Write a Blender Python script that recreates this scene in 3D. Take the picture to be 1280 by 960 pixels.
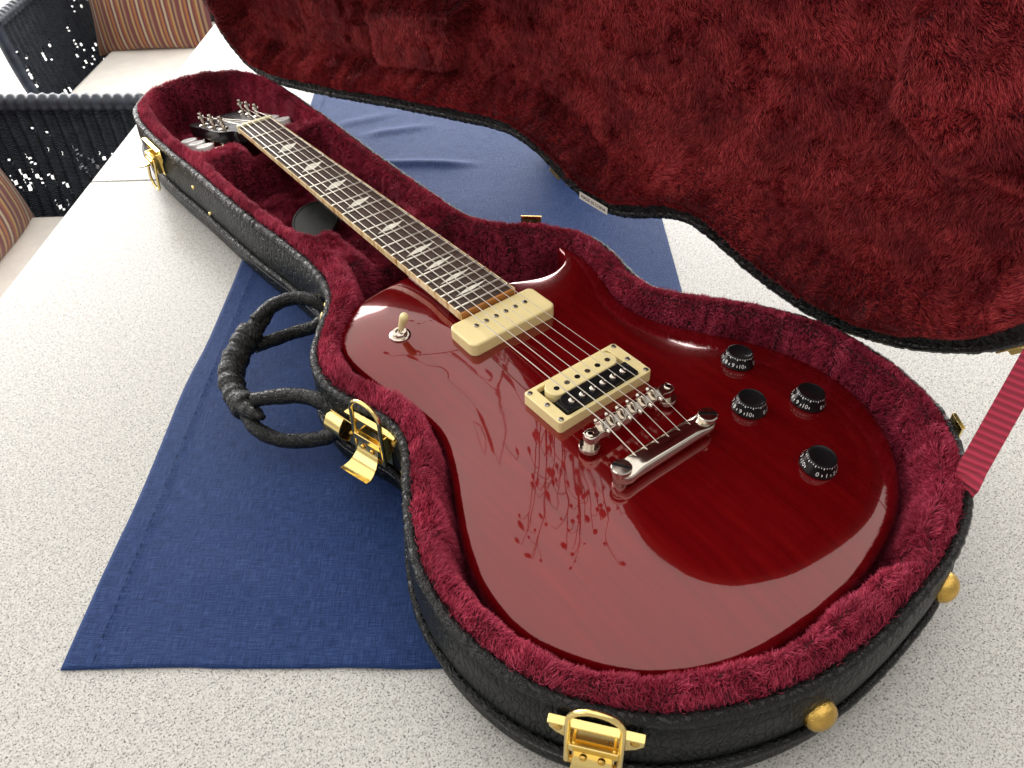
import bpy, bmesh, math, random
import numpy as np
from mathutils import Vector, Matrix, Quaternion
from mathutils.geometry import delaunay_2d_cdt

for o in list(bpy.data.objects): bpy.data.objects.remove(o)
scn = bpy.context.scene
random.seed(7); RNG = np.random.default_rng(7)
# Lengths below are millimetres; the guitar's bridge is the origin, +Y runs up the neck, z = 0 is the fretboard top.
ZT = -92.0                                   # table top
def mm(p): return ((p[0]) / 1000.0, (p[1]) / 1000.0, (p[2] - ZT) / 1000.0)

# ------------------------------------------------------------------ camera
CAM_R = [[0.79031319, -0.61176494, -0.03389288], [-0.43065165, -0.51529034, -0.74095547], [0.4358259, 0.60018291, -0.67069834]]
CAM_C = (-311.75, -289.63, 405.47)
cd = bpy.data.cameras.new('camera'); cam = bpy.data.objects.new('camera', cd); scn.collection.objects.link(cam)
cd.sensor_width = 36; cd.lens = 1019.32 / 1280 * 36; cd.clip_start = 0.01; cd.clip_end = 60
r0, r1, r2 = CAM_R
M = Matrix(((r0[0], -r1[0], -r2[0]), (r0[1], -r1[1], -r2[1]), (r0[2], -r1[2], -r2[2]))).to_4x4()
M.translation = mm(CAM_C); cam.matrix_world = M
scn.camera = cam
cd.dof.use_dof = True; cd.dof.focus_distance = 0.70; cd.dof.aperture_fstop = 20.0

# ------------------------------------------------------------------ light
U2 = Vector((.6111, .7915)).normalized(); U1 = Vector((U2[1], -U2[0])); TO = Vector((-590, 272))
def tab(s, t, z=ZT):                         # a point in the table's own directions
    p = TO + U2 * s + U1 * t; return (p[0], p[1], z)
w = bpy.data.worlds.new('World'); scn.world = w; w.use_nodes = True
bg = w.node_tree.nodes['Background']; bg.inputs[0].default_value = (1.0, .95, .90, 1); bg.inputs[1].default_value = 0.54
def area_lamp(name, pos, target, sx, sy, power, col=(1, .97, .93)):
    l = bpy.data.lights.new(name, 'AREA'); l.shape = 'RECTANGLE'; l.size = sx; l.size_y = sy; l.energy = power; l.color = col
    o = bpy.data.objects.new(name, l); scn.collection.objects.link(o)
    o.location = pos; o.rotation_euler = (Vector(target) - Vector(pos)).to_track_quat('-Z', 'Y').to_euler(); return o
area_lamp('window_far', (0.4, 6.4, 1.85), (0.1, 0.4, 0.3), 8.0, 3.3, 640, (1, .98, .96))
area_lamp('window_side', (-3.6, 1.6, 1.5), (0, 0.3, 0), 3.5, 2.0, 35, (1, .98, .96))
area_lamp('window_right', (4.2, 2.6, 1.5), (0.3, 0.5, 0), 4.5, 2.4, 270, (1, .98, .96))
area_lamp('overhead_fill', (0.9, 1.3, 2.7), (0.9, 1.3, 0), 7.0, 7.0, 160, (1, .96, .92))  # added area lamp, stands in for the unseen bright ceiling mirrored in the lacquer
scn.view_settings.view_transform = 'Standard'; scn.view_settings.look = 'None'
scn.view_settings.exposure = 0.0; scn.view_settings.gamma = 1
scn.cycles.max_bounces = 8; scn.cycles.transparent_max_bounces = 6
scn.cycles.use_denoising = True
scn.cycles.sample_clamp_indirect = 6

# ------------------------------------------------------------------ helpers
def link(o): scn.collection.objects.link(o); return o
def thing(name, label, cat, loc, group=None):
    o = bpy.data.objects.new(name, None); link(o); o.empty_display_size = .05
    o.location = mm(loc); o['label'] = label; o['category'] = cat
    if group: o['group'] = group
    return o
def tag(o, label, cat, group=None):
    o['label'] = label; o['category'] = cat
    if group: o['group'] = group
    return o
def adopt(o, parent):
    if parent is not None:
        o.parent = parent
        o.matrix_parent_inverse = wm(parent).inverted()
def wm(o):
    m = Matrix.LocRotScale(o.location, o.rotation_euler, o.scale)
    if o.parent is not None: m = wm(o.parent) @ o.matrix_parent_inverse @ m
    return m
def smooth(me, angle=None):
    me.polygons.foreach_set('use_smooth', [True] * len(me.polygons))
    if angle is not None: me.set_sharp_from_angle(angle=math.radians(angle))
class MB:
    def __init__(s): s.v = []; s.f = []
    def add(s, vs, fs):
        n = len(s.v); s.v += [tuple(map(float, p)) for p in vs]; s.f += [tuple(n + i for i in f) for f in fs]; return s
    def box(s, c, size, ax=None):
        X, Y, Z = ax if ax else (Vector((1, 0, 0)), Vector((0, 1, 0)), Vector((0, 0, 1)))
        c = Vector(c); a, b, d = size[0] / 2, size[1] / 2, size[2] / 2
        vs = [c + X * (i * a) + Y * (j * b) + Z * (k * d) for k in (-1, 1) for j in (-1, 1) for i in (-1, 1)]
        return s.add(vs, [(0, 2, 3, 1), (4, 5, 7, 6), (0, 1, 5, 4), (2, 6, 7, 3), (0, 4, 6, 2), (1, 3, 7, 5)])
    def lathe(s, prof, c, axis=(0, 0, 1), n=24, ref=None):
        Z = Vector(axis).normalized(); X = Z.orthogonal().normalized() if ref is None else Vector(ref).normalized(); Y = Z.cross(X); c = Vector(c)
        vs = []
        for r, z in prof:
            for k in range(n):
                a = 2 * math.pi * k / n; vs.append(c + Z * z + (X * math.cos(a) + Y * math.sin(a)) * r)
        fs = []
        for i in range(len(prof) - 1):
            for k in range(n):
                k2 = (k + 1) % n; fs.append((i * n + k, i * n + k2, (i + 1) * n + k2, (i + 1) * n + k))
        fs.append(tuple(range(n))[::-1]); fs.append(tuple((len(prof) - 1) * n + k for k in range(n)))
        return s.add(vs, fs)
    def cyl(s, p0, p1, r, n=12, r1=None):
        p0 = Vector(p0); p1 = Vector(p1); d = p1 - p0
        return s.lathe([(r, 0), (r if r1 is None else r1, d.length)], p0, d, n)
    def tube(s, pts, r, n=8, closed=False, flat=1.0, up=None):
        P = [Vector(p) for p in pts]; m = len(P); vs = []
        R = r if hasattr(r, '__len__') else [r] * m
        T = [((P[(i + 1) % m] - P[i - 1]) if closed else (P[min(i + 1, m - 1)] - P[max(i - 1, 0)])).normalized() for i in range(m)]
        N = Vector(up) if up else T[0].orthogonal()
        for i in range(m):
            N = Vector(up) if up else N
            N = (N - T[i] * N.dot(T[i])).normalized(); B = T[i].cross(N)
            for k in range(n):
                a = 2 * math.pi * k / n; vs.append(P[i] + (N * math.cos(a) + B * math.sin(a) * flat) * R[i])
        fs = []
        for i in range(m if closed else m - 1):
            j = (i + 1) % m
            for k in range(n):
                k2 = (k + 1) % n; fs.append((i * n + k, i * n + k2, j * n + k2, j * n + k))
        if not closed: fs.append(tuple(range(n))[::-1]); fs.append(tuple((m - 1) * n + k for k in range(n)))
        return s.add(vs, fs)
    def prism(s, outline, z0, z1, fn=None):
        n = len(outline); fn = fn or (lambda x, y, z: (x, y, z))
        vs = [fn(x, y, z0) for x, y in outline] + [fn(x, y, z1) for x, y in outline]
        fs = [tuple(range(n))[::-1], tuple(range(n, 2 * n))] + [(i, (i + 1) % n, n + (i + 1) % n, n + i) for i in range(n)]
        return s.add(vs, fs)
    def build(s, name, mat, parent=None, sm=None, bevel=0, seg=2, origin=None):
        me = bpy.data.meshes.new(name)
        if origin is None: vs = [mm(p) for p in s.v]
        else: vs = [((p[0] - origin[0]) / 1000, (p[1] - origin[1]) / 1000, (p[2] - origin[2]) / 1000) for p in s.v]
        me.from_pydata(vs, [], s.f); me.update()
        bm = bmesh.new(); bm.from_mesh(me); bmesh.ops.recalc_face_normals(bm, faces=bm.faces); bm.to_mesh(me); bm.free()
        if sm is not None: smooth(me, sm)
        if mat: me.materials.append(mat)
        o = link(bpy.data.objects.new(name, me))
        if origin is not None: o.location = mm(origin)
        if bevel:
            b = o.modifiers.new('bevel', 'BEVEL'); b.width = bevel / 1000; b.segments = seg; b.limit_method = 'ANGLE'; b.angle_limit = math.radians(40); b.harden_normals = True
            smooth(me, 40)
        adopt(o, parent); return o
def copy_of(o, parent, mat4=None, loc=None):
    c = o.copy(); link(c); c.parent = None
    if mat4 is not None: c.matrix_basis = mat4
    elif loc is not None: c.location = mm(loc)
    c.matrix_parent_inverse = Matrix()
    adopt(c, parent); return c
def rounded(hx, hy, r, n=5, cx=0, cy=0):
    out = []
    for qx, qy, a0 in ((1, 1, 0), (-1, 1, 90), (-1, -1, 180), (1, -1, 270)):
        for k in range(n + 1):
            a = math.radians(a0 + 90 * k / n); out.append((cx + qx * (hx - r) + r * math.cos(a), cy + qy * (hy - r) + r * math.sin(a)))
    return out
def spline(pts, n, closed=True):
    P = np.array(pts, float); m = len(P); out = []
    rng = range(m) if closed else range(m - 1)
    for i in rng:
        g = (lambda k: P[k % m]) if closed else (lambda k: P[min(max(k, 0), m - 1)])
        p0, p1, p2, p3 = g(i - 1), g(i), g(i + 1), g(i + 2)
        for t in np.linspace(0, 1, 12, endpoint=False):
            out.append(.5 * (2 * p1 + (p2 - p0) * t + (2 * p0 - 5 * p1 + 4 * p2 - p3) * t * t + (3 * p1 - p0 - 3 * p2 + p3) * t ** 3))
    if not closed: out.append(P[-1])
    out = np.array(out); Q = np.vstack([out, out[:1]]) if closed else out
    L = np.r_[0, np.cumsum(np.linalg.norm(np.diff(Q, axis=0), axis=1))]
    tt = np.linspace(0, L[-1], n, endpoint=not closed)
    return np.stack([np.interp(tt, L, Q[:, k]) for k in range(P.shape[1])], 1)
def gauss_closed(Q, sig):
    k = np.arange(-int(4 * sig), int(4 * sig) + 1); g = np.exp(-.5 * (k / sig) ** 2); g /= g.sum()
    return sum(gw * np.roll(Q, -kk, 0) for kk, gw in zip(k, g))
def normals_closed(Q):
    T = np.roll(Q, -1, 0) - np.roll(Q, 1, 0); T /= np.linalg.norm(T, axis=1)[:, None]
    area = .5 * np.sum(Q[:, 0] * np.roll(Q[:, 1], -1) - np.roll(Q[:, 0], -1) * Q[:, 1])
    N = np.stack([T[:, 1], -T[:, 0]], 1); return N if area > 0 else -N
def inside(P, poly):
    x, y = P[:, 0], P[:, 1]; r = np.zeros(len(P), bool); n = len(poly)
    for i in range(n):
        x0, y0 = poly[i]; x1, y1 = poly[(i + 1) % n]
        c = (y0 > y) != (y1 > y)
        if c.any(): r[c] ^= x[c] < (x1 - x0) * (y[c] - y0) / (y1 - y0) + x0
    return r
def dist_poly(P, poly):
    A = poly; B = np.roll(poly, -1, 0); D = B - A; dd = (D * D).sum(1); best = np.full(len(P), 1e18)
    for i in range(len(A)):
        t = np.clip(((P - A[i]) @ D[i]) / dd[i], 0, 1)
        q = P - A[i] - t[:, None] * D[i]; best = np.minimum(best, (q * q).sum(1))
    return np.sqrt(best)
LAT = RNG.random((257, 257))
def vnoise(x, y):
    xi = np.floor(x).astype(int); yi = np.floor(y).astype(int); fx = x - xi; fy = y - yi
    fx = fx * fx * (3 - 2 * fx); fy = fy * fy * (3 - 2 * fy); xi %= 256; yi %= 256
    return (LAT[xi, yi] * (1 - fx) * (1 - fy) + LAT[xi + 1, yi] * fx * (1 - fy) + LAT[xi, yi + 1] * (1 - fx) * fy + LAT[xi + 1, yi + 1] * fx * fy) * 2 - 1
def sstep(a, b, x): t = np.clip((x - a) / (b - a), 0, 1); return t * t * (3 - 2 * t)

# ------------------------------------------------------------------ materials
class NT:
    def __init__(s, name):
        s.m = bpy.data.materials.new(name); s.m.use_nodes = True; s.t = s.m.node_tree; s.b = s.t.nodes['Principled BSDF']
        s.co = s.t.nodes.new('ShaderNodeTexCoord')
    def n(s, kind, **kw):
        nd = s.t.nodes.new('ShaderNode' + kind)
        for k, v in kw.items():
            if k.startswith('i_'): nd.inputs[k[2:].replace('_', ' ')].default_value = v
            else: setattr(nd, k, v)
        return nd
    def l(s, a, b): s.t.links.new(a, b)
    def vec(s, scale=(1, 1, 1), rot=(0, 0, 0)):
        mp = s.n('Mapping'); mp.inputs['Scale'].default_value = scale; mp.inputs['Rotation'].default_value = rot; s.l(s.co.outputs['Object'], mp.inputs[0]); return mp.outputs[0]
    def noise(s, scale, detail=3, vec=None, rough=.55):
        nd = s.n('TexNoise'); nd.inputs['Scale'].default_value = scale; nd.inputs['Detail'].default_value = detail; nd.inputs['Roughness'].default_value = rough
        s.l(vec if vec else s.co.outputs['Object'], nd.inputs['Vector']); return nd.outputs['Fac']
    def ramp(s, fac, stops, interp='LINEAR'):
        nd = s.n('ValToRGB'); nd.color_ramp.interpolation = interp; e = nd.color_ramp.elements
        while len(e) < len(stops): e.new(.5)
        for k, (p, c) in enumerate(stops): e[k].position = p; e[k].color = (*c, 1) if len(c) == 3 else c
        s.l(fac, nd.inputs[0]); return nd.outputs[0]
    def mix(s, fac, a, b, kind='MIX'):
        nd = s.n('Mix', data_type='RGBA', blend_type=kind)
        for sock, v in ((nd.inputs[0], fac), (nd.inputs[6], a), (nd.inputs[7], b)):
            if hasattr(v, 'is_linked'): s.l(v, sock)
            else: sock.default_value = v if not isinstance(v, tuple) else (*v, 1)
        return nd.outputs[2]
    def math(s, op, a, b=0.0):
        nd = s.n('Math', operation=op)
        for sock, v in ((nd.inputs[0], a), (nd.inputs[1], b)):
            if hasattr(v, 'is_linked'): s.l(v, sock)
            else: sock.default_value = v
        return nd.outputs[0]
    def bump(s, h, dist, strength=1.0):
        nd = s.n('Bump'); nd.inputs['Strength'].default_value = strength; nd.inputs['Distance'].default_value = dist; s.l(h, nd.inputs['Height']); s.l(nd.outputs[0], s.b.inputs['Normal'])
    def set(s, **kw):
        for k, v in kw.items():
            i = s.b.inputs[k.replace('_', ' ')]
            if hasattr(v, 'is_linked'): s.l(v, i)
            else: i.default_value = (*v, 1) if isinstance(v, tuple) and len(v) == 3 and i.type == 'RGBA' else v
        return s.m
def plain(name, col, rough=.5, metal=0.0, spec=.5, var=.12, scale=60, bump=0.0, **kw):
    t = NT(name); f = t.noise(scale, 4)
    a = tuple(c * (1 - var) for c in col); b = tuple(min(1, c * (1 + var)) for c in col)
    t.set(Base_Color=t.ramp(f, [(.3, a), (.7, b)]), Roughness=rough, Metallic=metal, Specular_IOR_Level=spec, **kw)
    r = t.math('MULTIPLY_ADD', f, .25); t.t.nodes[-1].inputs[2].default_value = max(rough - .12, .01); t.l(r, t.b.inputs['Roughness'])
    if bump: t.bump(t.noise(scale * 8, 3), bump)
    return t.m

def mat_granite():
    t = NT('granite'); 
    v1 = t.n('TexVoronoi', feature='F1'); v1.inputs['Scale'].default_value = 640; t.l(t.co.outputs['Object'], v1.inputs['Vector'])
    n1 = t.noise(720, 3, rough=.7); n2 = t.noise(230, 4, rough=.7); n3 = t.noise(14, 3)
    base = t.ramp(v1.outputs['Color'], [(0, (.42, .41, .39)), (.3, (.51, .50, .47)), (1, (.63, .615, .575))])
    warm = t.mix(t.ramp(t.noise(210, 2), [(.62, (0, 0, 0)), (.70, (1, 1, 1))]), base, (.40, .38, .35))
    dark = t.ramp(n1, [(.41, (1, 1, 1)), (.48, (0, 0, 0))])
    d2 = t.ramp(n2, [(.42, (1, 1, 1)), (.62, (0.3, .3, .3))])
    m = t.math('MULTIPLY', dark, d2)
    c = t.mix(m, warm, (.045, .045, .045))
    c = t.mix(t.math('MULTIPLY', t.ramp(n3, [(.4, (0, 0, 0)), (.7, (1, 1, 1))]), .12), c, (.5, .48, .44))
    t.set(Base_Color=c, Roughness=.34, Specular_IOR_Level=.35); t.bump(n1, .0002, .3); return t.m
def mat_leather(name='leather', k=1.0, bump=.0009):
    t = NT(name)
    warp = t.noise(35, 2)
    v = t.n('TexVoronoi', feature='DISTANCE_TO_EDGE'); v.inputs['Scale'].default_value = 230 * k
    mp = t.vec((1, 1, .45), (.25, .1, 0)); add = t.n('VectorMath', operation='ADD'); t.l(mp, add.inputs[0])
    sc = t.n('VectorMath', operation='SCALE'); sc.inputs['Scale'].default_value = .012; 
    nc = t.n('TexNoise'); nc.inputs['Scale'].default_value = 40; t.l(t.co.outputs['Object'], nc.inputs['Vector']); t.l(nc.outputs['Color'], sc.inputs[0]); t.l(sc.outputs[0], add.inputs[1]); t.l(add.outputs[0], v.inputs['Vector'])
    cr = t.ramp(v.outputs['Distance'], [(0, (0, 0, 0)), (.12, (.8, .8, .8)), (.5, (1, 1, 1))])
    fine = t.noise(900 * k, 3); big = t.noise(90, 3)
    h = t.math('ADD', t.math('MULTIPLY', cr, 1.0), t.math('ADD', t.math('MULTIPLY', fine, .35), t.math('MULTIPLY', big, .9)))
    t.set(Base_Color=t.ramp(big, [(.3, (.0045, .006, .006)), (.7, (.011, .013, .0125))]), Roughness=t.ramp(fine, [(.3, (.28,) * 3), (.7, (.46,) * 3)]), Specular_IOR_Level=.2)
    t.bump(h, bump, 1.0); return t.m
def mat_wrinkle():
    t = NT('soft_leather'); a = t.noise(1.0, 4, t.vec((260, 130, 150), (.4, .2, .3)), .6); b = t.noise(55, 2); f = t.noise(1100, 2)
    rd = t.math('ABSOLUTE', t.math('SUBTRACT', a, .5)); cr = t.ramp(rd, [(0, (0, 0, 0)), (.07, (.8,) * 3), (.25, (1, 1, 1))])
    h = t.math('ADD', cr, t.math('ADD', t.math('MULTIPLY', b, 1.2), t.math('MULTIPLY', f, .12)))
    t.set(Base_Color=(.006, .0066, .0066), Roughness=t.ramp(a, [(.3, (.22,) * 3), (.7, (.36,) * 3)]), Specular_IOR_Level=.36); t.bump(h, .0010, .9); return t.m
def mat_fur(name, c0, c1, c2):
    t = NT(name); hi = t.n('HairInfo')
    r = t.ramp(hi.outputs['Random'], [(0, c0), (.5, c1), (1, c2)])
    big = t.noise(22, 3); mid = t.noise(120, 2)
    c = t.mix(t.ramp(t.math('ADD', t.math('MULTIPLY', big, .75), t.math('MULTIPLY', mid, .25)), [(.40, (0, 0, 0)), (.66, (.8,) * 3)]), r, c0)
    c = t.mix(t.ramp(hi.outputs['Intercept'], [(0, (.75,) * 3), (.55, (0, 0, 0))]), c, tuple(x * .35 for x in c0))  # strand roots darkened: shade between the strands put into the colour
    t.set(Base_Color=c, Roughness=.5, Specular_IOR_Level=.22, Sheen_Weight=.0); return t.m
def mat_cloth():
    t = NT('blue_linen')
    ang = -math.atan2(U1[1], U1[0]); mp = t.vec((1, 1, 1), (0, 0, ang))
    def slub(scale):
        m2 = t.n('Mapping'); m2.inputs['Scale'].default_value = scale; t.l(mp, m2.inputs[0]); return t.noise(1.0, 2, m2.outputs[0], .7)
    a = slub((75, 1700, 1)); b = slub((1700, 75, 1)); s = t.math('ADD', a, b)
    c = t.ramp(t.math('MULTIPLY', s, .5), [(.36, (.007, .015, .056)), (.5, (.018, .037, .118)), (.66, (.046, .080, .21))])
    t.set(Base_Color=c, Roughness=.55, Specular_IOR_Level=.14, Specular_Tint=(.25, .48, 1.0), Sheen_Weight=.4, Sheen_Roughness=.3, Sheen_Tint=(.28, .46, 1.0)); t.bump(s, .0006, .8); return t.m
def mat_lacquer():
    t = NT('cherry_lacquer')
    g = t.vec((150, 12, 30)); a = t.noise(1.0, 3, g, .5); b = t.noise(7, 2)
    c = t.ramp(a, [(.3, (.100, .0012, .0022)), (.55, (.130, .0016, .0026)), (.75, (.160, .0028, .0033))])
    c = t.mix(t.math('MULTIPLY', b, .35), c, (.075, .001, .002))
    bp = t.n('Bump'); bp.inputs['Strength'].default_value = 1.0; bp.inputs['Distance'].default_value = .00007; t.l(t.noise(24, 2), bp.inputs['Height']); t.l(bp.outputs[0], t.b.inputs['Coat Normal'])
    t.set(Base_Color=c, Roughness=.13, Specular_IOR_Level=.75, Specular_Tint=(1.0, .10, .08), Coat_Weight=1.0, Coat_Roughness=t.ramp(t.noise(18, 4), [(.4, (.008,) * 3), (.75, (.05,) * 3)]), Coat_IOR=1.62); return t.m
def mat_rosewood():
    t = NT('rosewood'); a = t.noise(1.0, 5, t.vec((700, 45, 300)), .7)
    t.set(Base_Color=t.ramp(a, [(.3, (.020, .010, .007)), (.6, (.060, .030, .020)), (.8, (.10, .055, .036))]), Roughness=.42); t.bump(a, .0003, .6); return t.m
def mat_amber():
    t = NT('aged_binding'); a = t.noise(1.0, 3, t.vec((40, 150, 60)), .6)
    t.set(Base_Color=t.ramp(a, [(.30, (.22, .09, .03)), (.40, (.66, .42, .17)), (.58, (.86, .70, .42))]), Roughness=.35); return t.m
def mat_strap():
    t = NT('red_webbing'); uv = t.co.outputs['UV']
    wv = t.n('TexWave', wave_type='BANDS', bands_direction='Y'); wv.inputs['Scale'].default_value = 3.8; wv.inputs['Distortion'].default_value = .3; t.l(uv, wv.inputs['Vector'])
    t.set(Base_Color=t.ramp(wv.outputs['Fac'], [(.1, (.24, .008, .028)), (.7, (.46, .020, .060))]), Roughness=.7, Sheen_Weight=.2); t.bump(wv.outputs['Fac'], .0012); return t.m
def mat_stripes():
    t = NT('striped_fabric'); sp = t.n('SeparateXYZ'); t.l(t.co.outputs['UV'], sp.inputs[0])
    wob = t.math('ADD', sp.outputs[0], t.math('MULTIPLY', t.noise(4, 2), .02))
    fr = t.math('FRACT', t.math('MULTIPLY', wob, 5.0))
    cols = [(.17, .05, .05), (.46, .30, .13), (.20, .06, .055), (.40, .16, .05), (.15, .045, .055), (.50, .41, .27), (.18, .055, .05), (.30, .09, .05), (.44, .27, .10), (.14, .045, .055), (.36, .22, .12), (.19, .05, .05)]
    c = t.ramp(fr, [(k / len(cols), cc) for k, cc in enumerate(cols)], 'CONSTANT')
    t.set(Base_Color=c, Roughness=.8, Sheen_Weight=.2); t.bump(t.noise(500, 3), .0006); return t.m
def mat_wicker():
    t = NT('dark_wicker'); wv = t.n('TexWave', wave_type='BANDS', bands_direction='Y'); wv.inputs['Scale'].default_value = 26; t.l(t.co.outputs['UV'], wv.inputs['Vector'])
    n = t.noise(60, 3)
    t.set(Base_Color=t.ramp(n, [(.3, (.012, .017, .027)), (.7, (.040, .052, .078))]), Roughness=.38); t.bump(wv.outputs['Fac'], .003); return t.m
GRANITE = mat_granite(); LEATHER = mat_leather(); LEATHER2 = mat_wrinkle(); CLOTH = mat_cloth(); LACQ = mat_lacquer(); ROSE = mat_rosewood(); AMBER = mat_amber()
STRAP = mat_strap(); STRIPE = mat_stripes(); WICKER = mat_wicker()
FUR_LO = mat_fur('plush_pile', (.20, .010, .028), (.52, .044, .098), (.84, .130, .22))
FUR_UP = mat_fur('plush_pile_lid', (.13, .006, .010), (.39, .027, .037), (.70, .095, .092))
PLUSH = plain('plush_backing', (.05, .003, .008), .9, var=.3)
PLUSH_UP = plain('plush_backing_lid', (.085, .006, .012), .9, var=.3)
GOLD = plain('polished_brass', (.92, .72, .28), .17, 1.0, scale=40, var=.06)
GOLD2 = plain('worn_brass', (.62, .40, .10), .27, 1.0, scale=80, var=.25, bump=.0004)
GOLD3 = plain('brushed_brass', (.90, .72, .30), .42, 1.0, var=.1)
CHROME = plain('nickel', (.66, .60, .52), .12, 1.0, var=.05)
CREAM = plain('cream_plastic', (.86, .72, .36), .30, var=.05, scale=30)
BONE = plain('bone', (.85, .78, .50), .35, var=.06)
BLACKP = plain('black_plastic', (.007, .007, .008), .25, var=.2, spec=.3)
BLACKG = plain('black_lacquer', (.006, .006, .007), .25, spec=.35)
WHITEP = plain('white_print', (.85, .85, .83), .5)
PEARL = plain('pearl_inlay', (.80, .77, .66), .22, var=.2, scale=90)
BUTTON = plain('pale_button', (.92, .91, .88), .15, var=.04)
SCREW = plain('aged_screw', (.34, .31, .27), .30, 1.0, var=.3, scale=300)
STEEL = plain('string_steel', (.58, .54, .47), .32, 1.0, var=.05)
FRETM = plain('fret_wire', (.90, .86, .76), .40, 1.0, var=.05)
STEM = plain('dry_stem', (.05, .02, .012), .6)
POD = plain('red_pod', (.17, .012, .010), .35)
VASEM = plain('glazed_vase', (.12, .10, .09), .25)
CUSH = plain('cream_cushion', (.90, .87, .80), .85, var=.05, scale=25, bump=.001)
FLOORM = plain('pale_tiles', (.72, .71, .69), .35, var=.06, scale=4)
PAPER = plain('paper_label', (.78, .76, .68), .6, var=.04)
DISCM = plain('dark_disc', (.018, .022, .018), .38, var=.3)
FOOT = plain('table_legs', (.10, .10, .10), .5)

# ------------------------------------------------------------------ the setting: floor, table, runner
fl = MB().add([(-9000, -9000, -832), (9000, -9000, -832), (9000, 12000, -832), (-9000, 12000, -832)], [(0, 1, 2, 3)]).build('floor', FLOORM); fl['kind'] = 'structure'

table = thing('granite_table', 'long pale speckled granite table under the open guitar case', 'table', tab(300, 500, -832))
X3, Y3 = Vector((U1[0], U1[1], 0)), Vector((U2[0], U2[1], 0)); Z3 = Vector((0, 0, 1))
SEAM = 688; TEND = 1310; TW = 1350
for s0, s1 in ((-900, SEAM - .9), (SEAM + .9, TEND)):
    c = tab((s0 + s1) / 2, TW / 2, ZT - 15); MB().box(c, (TW, s1 - s0, 30), (X3, Y3, Z3)).build('slab', GRANITE, table, bevel=1.2)
for s0, t0 in ((-800, 90), (-800, TW - 90), (TEND - 100, 90), (TEND - 100, TW - 90)):
    MB().box(tab(s0, t0, (ZT - 30 - 832) / 2), (70, 70, 832 + ZT - 30), (X3, Y3, Z3)).build('leg', FOOT, table, bevel=3)
MB().box(tab((TEND - 900) / 2, TW / 2, ZT - 70), (TW - 120, TEND + 900 - 120, 70), (X3, Y3, Z3)).build('apron', FOOT, table, bevel=2)

def make_runner():
    W, L = 475., 1180.; nx, ny = 150, 330
    a = np.linspace(0, W, nx); b = np.linspace(0, L, ny); A, B = np.meshgrid(a, b)
    s0, t0 = 0., 0.
    C0 = np.array([-395., 120.]); u1 = np.array(U1); u2 = np.array(U2)
    XY = C0 + A[..., None] * u1 + B[..., None] * u2
    Z = np.full(A.shape, ZT + 1.0)
    def ridge(p0, p1, h, wd):
        p0 = np.array(p0, float); p1 = np.array(p1, float); d = p1 - p0; l = np.linalg.norm(d); d /= l
        q = XY - p0; t = q @ d; n = q @ np.array([-d[1], d[0]]); env = sstep(-15, 30, t) * (1 - sstep(l - 60, l + 5, t))
        return h * env * np.exp(-(n / wd) ** 2)
    Z += ridge((120, 622), (246, 512), 4.5, 8) + ridge((120, 628), (235, 530), -.0, 9) + ridge((165, 690), (268, 650), 3.2, 10) + ridge((150, 745), (255, 720), 2.5, 12)
    Z += ridge((-300, 150), (-205, 20), 1.6, 18) + ridge((-235, 10), (-190, -20), 3.0, 16)
    Z += .5 * vnoise(A / 60, B / 60) + .18 * vnoise(A / 14, B / 14)
    hem = 20.
    Z += .35 * ((A < hem) | (A > W - hem) | (B < hem)) + .35 * np.exp(-((A - hem) / 1.6) ** 2)
    e = 2.0 * vnoise(B / 90, B * 0 + 3.5); XY = XY + (e * (A < 3.5) + 1.6 * vnoise(B / 70 + 9, A / 200))[..., None] * u1 + (2.2 * vnoise(A / 80 + 3, B / 260 + 7) + .7 * vnoise(A / 17, B / 90))[..., None] * u2
    Z = np.maximum(Z, ZT + .7)
    vs = np.concatenate([XY, Z[..., None]], -1).reshape(-1, 3)
    idx = np.arange(nx * ny).reshape(ny, nx)
    fs = np.stack([idx[:-1, :-1], idx[:-1, 1:], idx[1:, 1:], idx[1:, :-1]], -1).reshape(-1, 4)
    o = MB().add(vs, fs.tolist()).build('table_runner', CLOTH, sm=60)
    so = o.modifiers.new('thick', 'SOLIDIFY'); so.thickness = .0006; so.offset = -1
    tag(o, 'blue linen table runner lying across the granite beneath the guitar case', 'table runner')
    hm = MB()
    for k in range(150):                                   # hem stitches
        q = C0 + u1 * (hem - 2) + u2 * (12 + k * 7.6); hm.box((q[0], q[1], ZT + 2.3), (.5, 3.6, .4), (X3, Y3, Z3))
    h = hm.build('hem_stitching', CLOTH, o); h['kind'] = 'stuff'
make_runner()

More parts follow.
